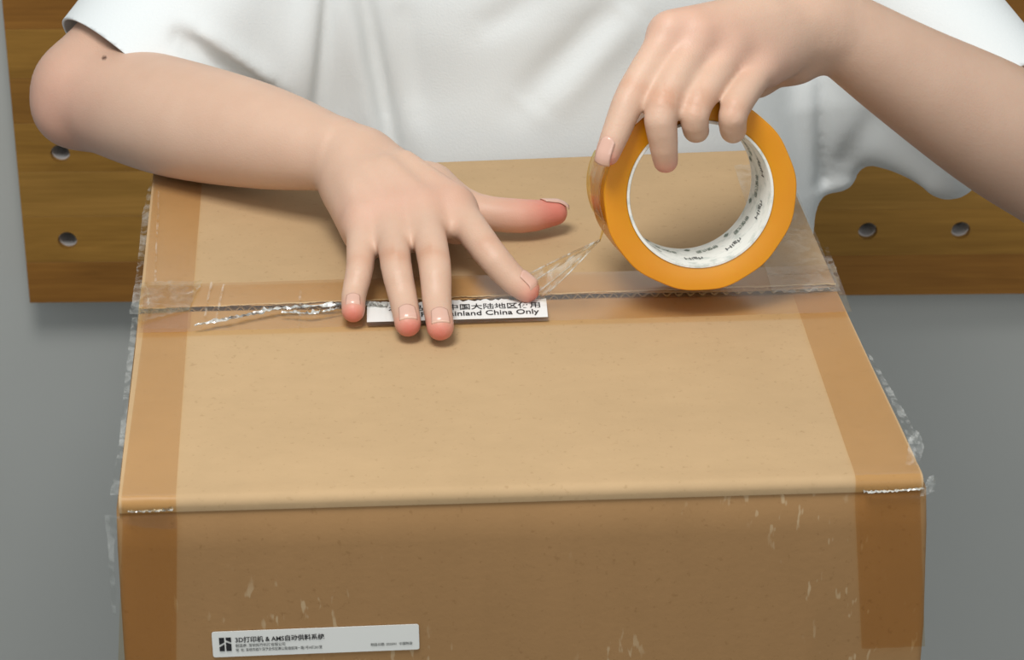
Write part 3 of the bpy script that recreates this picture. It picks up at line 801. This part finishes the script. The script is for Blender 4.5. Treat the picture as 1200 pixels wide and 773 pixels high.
palm.append(Cone(thumb_r[0], thumb_r[1], .0155, .0122)); palm.append(Cone(thumb_r[1], mc[3] - up_ * .008, .0115, .009)); 
palm.append(Cone(thumb_r[1] + (thumb_r[2] - thumb_r[1]) * .5 - up_ * .004, mc[3] + (hand_r['index'][0][1] - mc[3]) * .15 - up_ * .010, .007, .006))
fdir = (wr - elb) / np.linalg.norm(wr - elb)
arm_r = [Limb([elb, fm1, fm2, wr, az(424, 190, .044)], [.0350, .0375, .0320, .0215, .0180]),
         Cone(elb, sh_r, .0360, .038), Cone(az(82, 128, .026), az(110, 120, .03), .023, .026), Cone(az(398, 176, .050), az(405, 178, .050), .018, .016)]
palm_r = Group([Group(palm, .011)] + arm_r, .007)
def fing(pts, rs): 
    return Tube(pts, rs, 3)
br_r = [fing(*hand_r[k]) for k in hand_r] + [fing(thumb_r[1:], thumb_rr[1:])]

# ---- her left arm and hand (right in the picture) over the tape roll
RAX = np.array([AX @ RT, AX @ UP, AX @ FW])
def L(x, y, off):           # a point whose depth is measured from the front face of the roll
    p = on_plane(x, y, RC, AX); return ad(x, y, dist(p) + off)
hand_l = {}
hand_l['index'] = ([L(785, 40, .020), L(743, 106, .000), L(724, 150, -.007), L(712, 180, -.010)], [.0103, .0091, .0080, .0068])
hand_l['middle'] = ([L(820, 45, .018), L(777, 124, -.0112), L(777, 163, -.0105), L(780, 188, -.005)], [.0098, .0092, .0082, .0070])
hand_l['ring'] = ([L(858, 58, .022), L(818, 122, -.0105), L(815, 149, -.008), L(817, 153, .012)], [.0092, .0082, .0075, .0068])
hand_l['pinky'] = ([L(894, 77, .028), L(862, 126, -.0095), L(859, 150, -.004), L(860, 153, .012)], [.0088, .0082, .0076, .0068])
thumb_l = [L(930, 62, .066), L(885, 85, .082), L(845, 96, .074), L(806, 108, .068)]
wl = L(962, 24, .060)
elb_l = ad(1258, 210, dist(wl) + .110); fl1 = lerp(elb_l, wl, .30) + UP * .002; fl2 = lerp(elb_l, wl, .68)
sh_l = np.array([.216, .585, T + .165])
palml = []
for nm, wx in (('pinky', (946, 44, .056)), ('ring', (950, 32, .054)), ('middle', (955, 20, .054)), ('index', (955, 8, .058))):
    m0 = hand_l[nm][0][0]
    palml.append(Cone(L(*wx), m0, .0140, .0110)); palml.append(Cone(lerp(L(*wx), m0, .40) - FW * .0095 + UP * .007, m0 - FW * .0065 + UP * .0055, .0022, .0034)); palml.append(Cone(L(wx[0] - 10, wx[1] + 6, wx[2] + .010), m0 + FW * .011 - UP * .002, .0130, .0095))
mcl = [hand_l[n_][0][0] for n_ in ('pinky', 'ring', 'middle', 'index')]
for i in range(3):
    d1 = hand_l[['pinky', 'ring', 'middle', 'index'][i]][0][1] - mcl[i]; d2 = hand_l[['pinky', 'ring', 'middle', 'index'][i + 1]][0][1] - mcl[i + 1]
    q = (mcl[i] + mcl[i + 1]) / 2
    palml.append(Cone(q + FW * .003, q + (d1 + d2) / 2 * .30 + FW * .006, .0085, .0050))
palml += [Cone(wl, thumb_l[0], .018, .016), Cone(thumb_l[0], thumb_l[1], .0150, .0125), Cone(thumb_l[1], mcl[3] + FW * .012, .010, .009)]
arm_l = [Limb([elb_l, fl1, fl2, wl, L(944, 28, .056)], [.0380, .0395, .0305, .0220, .0180]), Cone(elb_l, sh_l, .035, .036)]
palm_l = Group([Group(palml, .011)] + arm_l, .009)
br_l = [fing(*hand_l[k]) for k in hand_l] + [fing(thumb_l[1:], [.0125, .0105, .0085])]

# ---- trunk, neck and head
CX = .075
hc = np.array([CX + .005, .50, T + .455])
fwdh = np.array([-.05, -.86, -.50]); fwdh /= np.linalg.norm(fwdh); uph = np.cross(np.array([1, 0, 0]), fwdh); uph = -uph if uph[2] < 0 else uph
uph = uph - fwdh * (uph @ fwdh); uph /= np.linalg.norm(uph); sdh = np.cross(fwdh, uph)
H = lambda f_, u, s_=0.: hc + fwdh * f_ + uph * u + sdh * s_
ny_ = np.array([0, 1, 0.])
trunk = [Cone((CX, .62, T - .33), (CX, .62, T - .12), .145, .120, ny_, .66), Cone((CX, .62, T - .12), (CX, .61, T + .06), .120, .140, ny_, .66),
         Cone((CX - .09, .60, T + .155), (CX + .09, .60, T + .155), .062, .062), Cone((CX, .61, T + .06), (CX, .60, T + .17), .140, .07, ny_, .66),
         Cone((CX, .60, T + .19), H(-.03, -.07), .056, .050), Cone(sh_r, (CX - .05, .60, T + .155), .036, .045), Cone(sh_l, (CX + .05, .60, T + .155), .036, .045)]
head = [Cone(H(-.015, .03), H(.01, .03), .078, .072), Cone(H(.02, -.01), H(.035, -.075), .060, .034), Cone(H(.02, -.05, -.02), H(.02, -.05, .02), .05, .05),
        Cone(H(.08, .005), H(.098, -.022), .007, .011), Cone(H(.078, -.048, -.012), H(.078, -.048, .012), .008, .008),
        Cone(H(.074, -.060, -.008), H(.074, -.060, .008), .008, .008), Cone(H(-.005, .01, .073), H(-.01, -.02, .070), .013, .009, sdh, .5), Cone(H(-.005, .01, -.073), H(-.01, -.02, -.070), .013, .009, sdh, .5)]
TRUNK = Group(trunk, .04); HEAD = Group(head, .012)
ALLHANDS = [Group(palm_r.items, .007, br_r, .007), Group(palm_l.items, .009, br_l, .007, .0046)]
def body(P):
    d = None
    c = P.mean(0)[None]; rad = float(np.sqrt(((P - c) ** 2).sum(1).max()))
    parts = [(ALLHANDS[0], .03), (ALLHANDS[1], .03), (TRUNK, .03), (HEAD, .02)]
    ds = [float(p(c)[0]) for p, _ in parts]; m_ = min(ds)
    for (p, k), q in zip(parts, ds):
        if q > m_ + 2.8 * rad + .05: continue
        e = p(P)
        if d is None: d = e
        elif p is ALLHANDS[1]: d = np.minimum(d, e)
        else: d = smin(d, e, k)
    return d
person = empty('person', (CX, .6, 0), 'person in a white T-shirt pressing one hand on the carton and holding the tape roll', 'person')
FN_ = .0016
xs = steps((-.34, .50, .0016)); ys = steps((.05, .44, FN_), (.44, .75, .006)); zs = steps((T - .36, T - .03, .012), (T - .03, T + .135, FN_), (T + .135, T + .60, .006))
print('TIME0', time.time() - _t0); V, Q = mesh_sdf(body, xs, ys, zs); print('TIME1', time.time() - _t0)
e2 = np.concatenate([Q[:, [0, 1]], Q[:, [1, 2]], Q[:, [2, 3]], Q[:, [3, 0]]]); deg = np.bincount(e2[:, 0], minlength=len(V)) + np.bincount(e2[:, 1], minlength=len(V))
for lam in (.6, -.3, .6, -.3, .5):
    S_ = np.stack([np.bincount(e2[:, 0], V[e2[:, 1], k], len(V)) + np.bincount(e2[:, 1], V[e2[:, 0], k], len(V)) for k in range(3)], 1)
    V = (V + lam * (S_ / np.maximum(deg, 1)[:, None] - V)).astype(np.float32)
# knuckle creases and skin colour
colr = np.tile(np.array(srgb(203, 170, 147)[:3], np.float32), (len(V), 1))
pink = np.zeros(len(V)); crease = np.zeros(len(V)); disp = np.zeros(len(V))
def dorsal(pts, i, hint):
    t = pts[i + 1] - pts[i]; t = t / np.linalg.norm(t); n_ = np.array(hint) - t * (np.array(hint) @ t); return t, n_ / np.linalg.norm(n_)
for hnd, hint, tm in ((hand_r, up_, thumb_r), (hand_l, -FW + .4 * UP, None)):
    for nm, (pts, rs) in hnd.items():
        w = V - pts[1]; near = (np.abs(w) < .02).all(1)
        ta, na = dorsal(pts, 0, hint); tb_, nb = dorsal(pts, 1, hint); t = ta + tb_; t /= np.linalg.norm(t); n_ = na + nb; n_ /= np.linalg.norm(n_)
        wv = w[near]; a = wv @ t; b_ = wv @ n_
        msk = 1 / (1 + np.exp(-(b_ - rs[1] * .45) / .0012))
        for o_, amp in ((-.0030, .00018), (0., .00024), (.0030, .00018)):
            disp[near] -= amp * np.exp(-((a - o_) / .0011) ** 2) * msk
        crease[near] += np.exp(-(a / .005) ** 2) * msk * .55
        tp_ = pts[3] + (pts[3] - pts[2]) / np.linalg.norm(pts[3] - pts[2]) * rs[3] * .9; r = np.linalg.norm(V - tp_, axis=1); pink += .85 * np.exp(-(r / .0095) ** 2)
        r = np.linalg.norm(V - pts[0], axis=1); pink += .16 * np.exp(-(r / .016) ** 2)
for tp in (thumb_r,):
    r = np.linalg.norm(V - tp[-1], axis=1); pink += .9 * np.exp(-(r / .017) ** 2)
    r = np.linalg.norm(V - tp[-2], axis=1); pink += .3 * np.exp(-(r / .02) ** 2)
for p_ in (elb,): pink += .22 * np.exp(-(np.linalg.norm(V - (p_ + np.array([-.02, -.02, -.01])), axis=1) / .05) ** 2)
pk = np.array(srgb(208, 112, 98)[:3]); cz = np.array(srgb(190, 138, 108)[:3])
pink = np.clip(pink, 0, 1)[:, None]; crease = np.clip(crease, 0, 1)[:, None]
colr = colr * (1 - pink) + pk * pink; colr = colr * (1 - crease * .6) + cz * crease * .6
mole = az(122, 66, .05); 
dray = np.linalg.norm(np.cross(V - CAMP, ray(122, 67) / np.linalg.norm(ray(122, 67))), axis=1)
colr[(dray < .0010)] = srgb(80, 50, 40)[:3]
nb_ = (V[:, 2] > T + .4)
e = 5e-4
near = np.nonzero(disp < -1e-6)[0]
if len(near):
    p = V[near].astype(np.float32); G = np.zeros_like(p)
    for s0 in range(0, len(p), 2000):
        q = p[s0:s0 + 2000]; d0 = body(q); G[s0:s0 + 2000] = np.stack([(body(q + np.eye(3, dtype=np.float32)[k] * e) - d0) / e for k in range(3)], 1)
    V[near] = p + G * disp[near][:, None]
bo = sdf_object('body', V, Q, M_SKIN, person)
ca = bo.data.color_attributes.new('skin', 'FLOAT_COLOR', 'POINT')
ca.data.foreach_set('color', np.concatenate([colr, np.ones((len(V), 1))], 1).astype(np.float32).ravel())
print('body verts', len(V), 'TIME', time.time() - _t0)

def nail(c_, t, n_, wid, ln, back=.004, tip=.0022):
    """curved plate laid on the skin: c_ fingertip centre, t to the tip, n_ outward"""
    t = t / np.linalg.norm(t); n_ = n_ - t * (n_ @ t); n_ /= np.linalg.norm(n_); s_ = np.cross(t, n_)
    rows = []; NU, NV = 12, 12; Pq = []
    for i in range(NV + 1):
        v = i / NV
        for j in range(NU + 1):
            u = j / NU * 2 - 1
            wv = wid * (1 - .10 * (1 - v)) * (1 if v < .85 else math.sqrt(max(0, 1 - ((v - .85) / .15) ** 2 * .10)))
            vv = v + (.10 * (1 - u * u) if v > .5 else 0) * (v - .5) * 2 - (.16 * (1 - u * u)) * (1 - v) * (1 if v < .5 else 0) * (1 - 2 * v)
            Pq.append(c_ + t * (-back + ln * vv) + s_ * (u * wv * .5) + n_ * .010 * (1 - .45 * u * u))
    Pq = np.array(Pq, np.float32)
    for _ in range(14):                 # march down onto the skin
        d = body(Pq); Pq = Pq - (n_[None] * np.maximum(d - .00035, -.0004)[:, None] * .7).astype(np.float32)
    Pq = Pq.reshape(NV + 1, NU + 1, 3)
    # the free edge runs on straight instead of following the fingertip round
    base = Pq[NV - 4]; step_ = (Pq[NV - 4] - Pq[NV - 6]) / 2
    for q in range(1, 5): Pq[NV - 4 + q] = base + (step_ * .85 - n_ * .00012 * q) * q
    o = grid_mesh('fingernail', Pq, M_NAIL, bo.parent, .0004, label=None)
    o.data.materials.append(M_NAILTIP)
    for p in o.data.polygons:
        if p.index // NU >= NV - 1: p.material_index = 1
    return o
for nm, wdt, ln in (('pinky', .0080, .0080), ('ring', .0098, .0095), ('middle', .0100, .0095), ('index', .0098, .0095)):
    pts, rs = hand_r[nm]; t = pts[3] - pts[2]; nail(pts[3], t, up_ + .0 * t, wdt, ln, .0062)
pts, rs = hand_l['index']; nail(pts[3], pts[3] - pts[2], -FW * .9 + RT * -.35, .0088, .0130, .0060)
nail(thumb_r[-1], thumb_r[-1] - thumb_r[-2], np.array([.05, .40, 1.]), .0115, .0140, .006)
for s_ in (-1, 1):
    for r_, d_, mt, nm in ((.0115, 0, M_EYE, 'eye'), (.0055, .0075, M_IRIS, 'iris')):
        bm = bmesh.new(); bmesh.ops.create_uvsphere(bm, u_segments=16, v_segments=10, radius=r_)
        for v in bm.verts: v.co = Vector(H(.069 + d_, .008, .031 * s_)) + v.co
        from_bm(nm, bm, mt, person, True)
hairf = Group([Cone(H(-.035, .045), H(-.01, .055), .092, .082), Cone(H(-.05, .0), H(-.06, -.10), .075, .055), Cone(H(.03, .085), H(-.02, .1), .045, .05)], .02)
hair = lambda P: smax(hairf(P), -(Cone(H(.095, -.03), H(.10, .01), .075, .055)(P)), .01)
V, Q = mesh_sdf(hair, steps((-.05, .25, .005)), steps((.36, .72, .005)), steps((T + .28, T + .62, .005)))
sdf_object('hair', V, Q, M_HAIR, person)

# ---- T-shirt: loose surface cut open at the hems, with folds pressed in and out
def SP_(x, y, Y=.50): return ay(x, y, Y)
sl_dir = (elb - sh_r) / np.linalg.norm(elb - sh_r); hemR = sh_r + sl_dir * .226
sl_dirl = (elb_l - sh_l) / np.linalg.norm(elb_l - sh_l); hemL = sh_l + (elb_l - sh_l) * .80
shirt_pos = [Cone((CX, .59, T - .40), (CX, .578, T - .08), .178, .172, ny_, .68), Cone((CX, .578, T - .08), (CX, .588, T + .07), .172, .162, ny_, .70),
             Cone((CX - .070, .560, T + .070), (CX + .070, .560, T + .070), .066, .066), Cone((CX + .112, .585, T - .30), (CX + .112, .585, T - .0), .064, .058),
             Cone(ay(400, -60, .57), ay(375, 160, .57), .074, .080), Cone(ay(318, 60, .56), ay(318, 230, .56), .050, .062),
             Cone((CX - .09, .60, T + .15), (CX + .09, .60, T + .15), .074, .074), Cone((CX, .60, T + .17), (CX, .585, T + .245), .080, .066)]
sleeve_r = [Cone(sh_r + np.array([0.004, 0, .002]), sh_r + sl_dir * .28 + np.array([.010, .0, -.018]), .066, .058), Cone(sh_r + np.array([.04, -.02, -.04]), sh_r + sl_dir * .19 + np.array([.045, -.005, -.05]), .045, .034)]
sleeve_l = [Cone(sh_l + np.array([-.004, 0, .002]), elb_l + sl_dirl * .03, .051, .036), Cone(ay(1015, 85, .56), ay(1112, 196, .50), .040, .022),
            Cone(ay(975, 110, .56), ay(985, 205, .55), .034, .010), Cone(ay(1000, 120, .56), ay(1050, 150, .54), .026, .020)]
SHIRT = Group(shirt_pos + sleeve_r + sleeve_l, .030)
folds = []      # (a, b, radius, depth sign, k)
def surf(x, y):             # where the line of sight meets the plain shirt
    v = ray(x, y); d = 1.3
    for _ in range(60):
        q = float(SHIRT((CAMP + v * d)[None].astype(np.float32))[0])
        if q < .0005: break
        d += q * .8
        if d > 2.2: d = 1.72; break
    return (CAMP + v * d).astype(np.float32)
def fold(p0, p1, r, amp, n=7):
    folds.append((np.array([surf(p0[0] + (p1[0] - p0[0]) * k / n, p0[1] + (p1[1] - p0[1]) * k / n) for k in range(n + 1)]), r, amp))
fold((367, 170), (388, -40), .0045, -.006); fold((350, 160), (370, -40), .010, .005)
fold((464, 195), (420, -30), .006, -.007); fold((444, 190), (398, -30), .009, .004); fold((490, 190), (450, -30), .010, .004); fold((486, 130), (470, 0), .008, -.003)
fold((610, 125), (725, 5), .012, -.006); fold((640, 130), (750, 10), .012, .004); fold((560, 40), (640, -10), .010, -.003)
fold((322, 122), (212, 46), .0065, -.020); fold((320, 104), (226, 36), .009, .006); fold((300, 122), (220, 70), .008, .004)
fold((950, 290), (948, 60), .010, .003); fold((966, 260), (962, 90), .005, -.005)
fold((985, 200), (1030, 130), .008, -.005)
def shirt(P):
    d = SHIRT(P)
    c = P.mean(0); rad = float(np.sqrt(((P - c) ** 2).sum(1).max()))
    for pl, r, amp in folds:
        if np.sqrt(((pl - c) ** 2).sum(1)).min() > rad + r * 4 + .04: continue
        best = np.full(len(P), 1e9, np.float32); env = np.zeros(len(P), np.float32); n = len(pl) - 1
        for k in range(n):
            w = P - pl[k]; ab = pl[k + 1] - pl[k]; t = np.clip((w @ ab) / max(float(ab @ ab), 1e-9), 0, 1)
            q = w - t[:, None] * ab; q[:, 1] *= .6; q = np.einsum('ij,ij->i', q, q); m = q < best
            best = np.where(m, q, best); env = np.where(m, np.sin(np.pi * np.clip((k + t) / n, .02, .98)) ** .4, env)
        d = d - amp * np.exp(-best / (r * r)) * env
    return d
V, Q = mesh_sdf(shirt, steps((-.36, .56, .0035)), steps((.34, .80, .0035)), steps((T - .42, T + .34, .0035)))
so = sdf_object('t_shirt', V, Q, M_SHIRT, person)
bm = bmesh.new(); bm.from_mesh(so.data)
def cut(co, no, sel=None):
    geom = [g_ for g_ in bm.verts if sel is None or sel(g_.co)]
    vs = set(geom); fs = [f_ for f_ in bm.faces if all(v in vs for v in f_.verts)]; es = {e_ for f_ in fs for e_ in f_.edges}
    r = bmesh.ops.bisect_plane(bm, geom=list(vs) + list(es) + fs, plane_co=co, plane_no=no, clear_outer=True)
cut((0, 0, T - .30), (0, 0, -1))
cut(Vector(hemR), Vector(sl_dir), lambda c_: (c_ - Vector(hemR)).length < .15)
cut(Vector(hemL), Vector(sl_dirl), lambda c_: (c_ - Vector(hemL)).length < .20 and c_.x > .262)
cut((CX, .56, T + .255), Vector((0, -.35, 1)), lambda c_: c_.z > T + .18)
bm.to_mesh(so.data); bm.free(); solid(so, .0016, -1.)
print('shirt verts', len(V), 'TIME', time.time() - _t0)
# ---- trousers and shoes
tr = Group([Cone((CX, .62, T - .30), (CX, .62, T - .22), .150, .128, ny_, .72), Cone((CX - .075, .63, T - .33), (CX - .085, .62, T - .68), .088, .062), Cone((CX - .085, .62, T - .68), (CX - .09, .64, .06), .062, .052),
            Cone((CX + .075, .63, T - .33), (CX + .085, .62, T - .68), .088, .062), Cone((CX + .085, .62, T - .68), (CX + .09, .64, .06), .062, .052)], .02)
V, Q = mesh_sdf(tr, steps((-.15, .34, .009)), steps((.45, .80, .009)), steps((.0, T - .15, .009)))
sdf_object('trousers', V, Q, M_TROUS, person)
for s_ in (-1, 1):
    shf = Group([Cone((CX + .09 * s_, .65, .040), (CX + .10 * s_, .50, .028), .040, .032, (0, 0, 1), .85)], .01)
    V, Q = mesh_sdf(lambda P: smax(shf(P), .001 - P[:, 2], .004), steps((-.12, .32, .006)), steps((.42, .75, .006)), steps((-.02, .14, .006)))
    sdf_object('shoe', V, Q, M_TABLE, person)
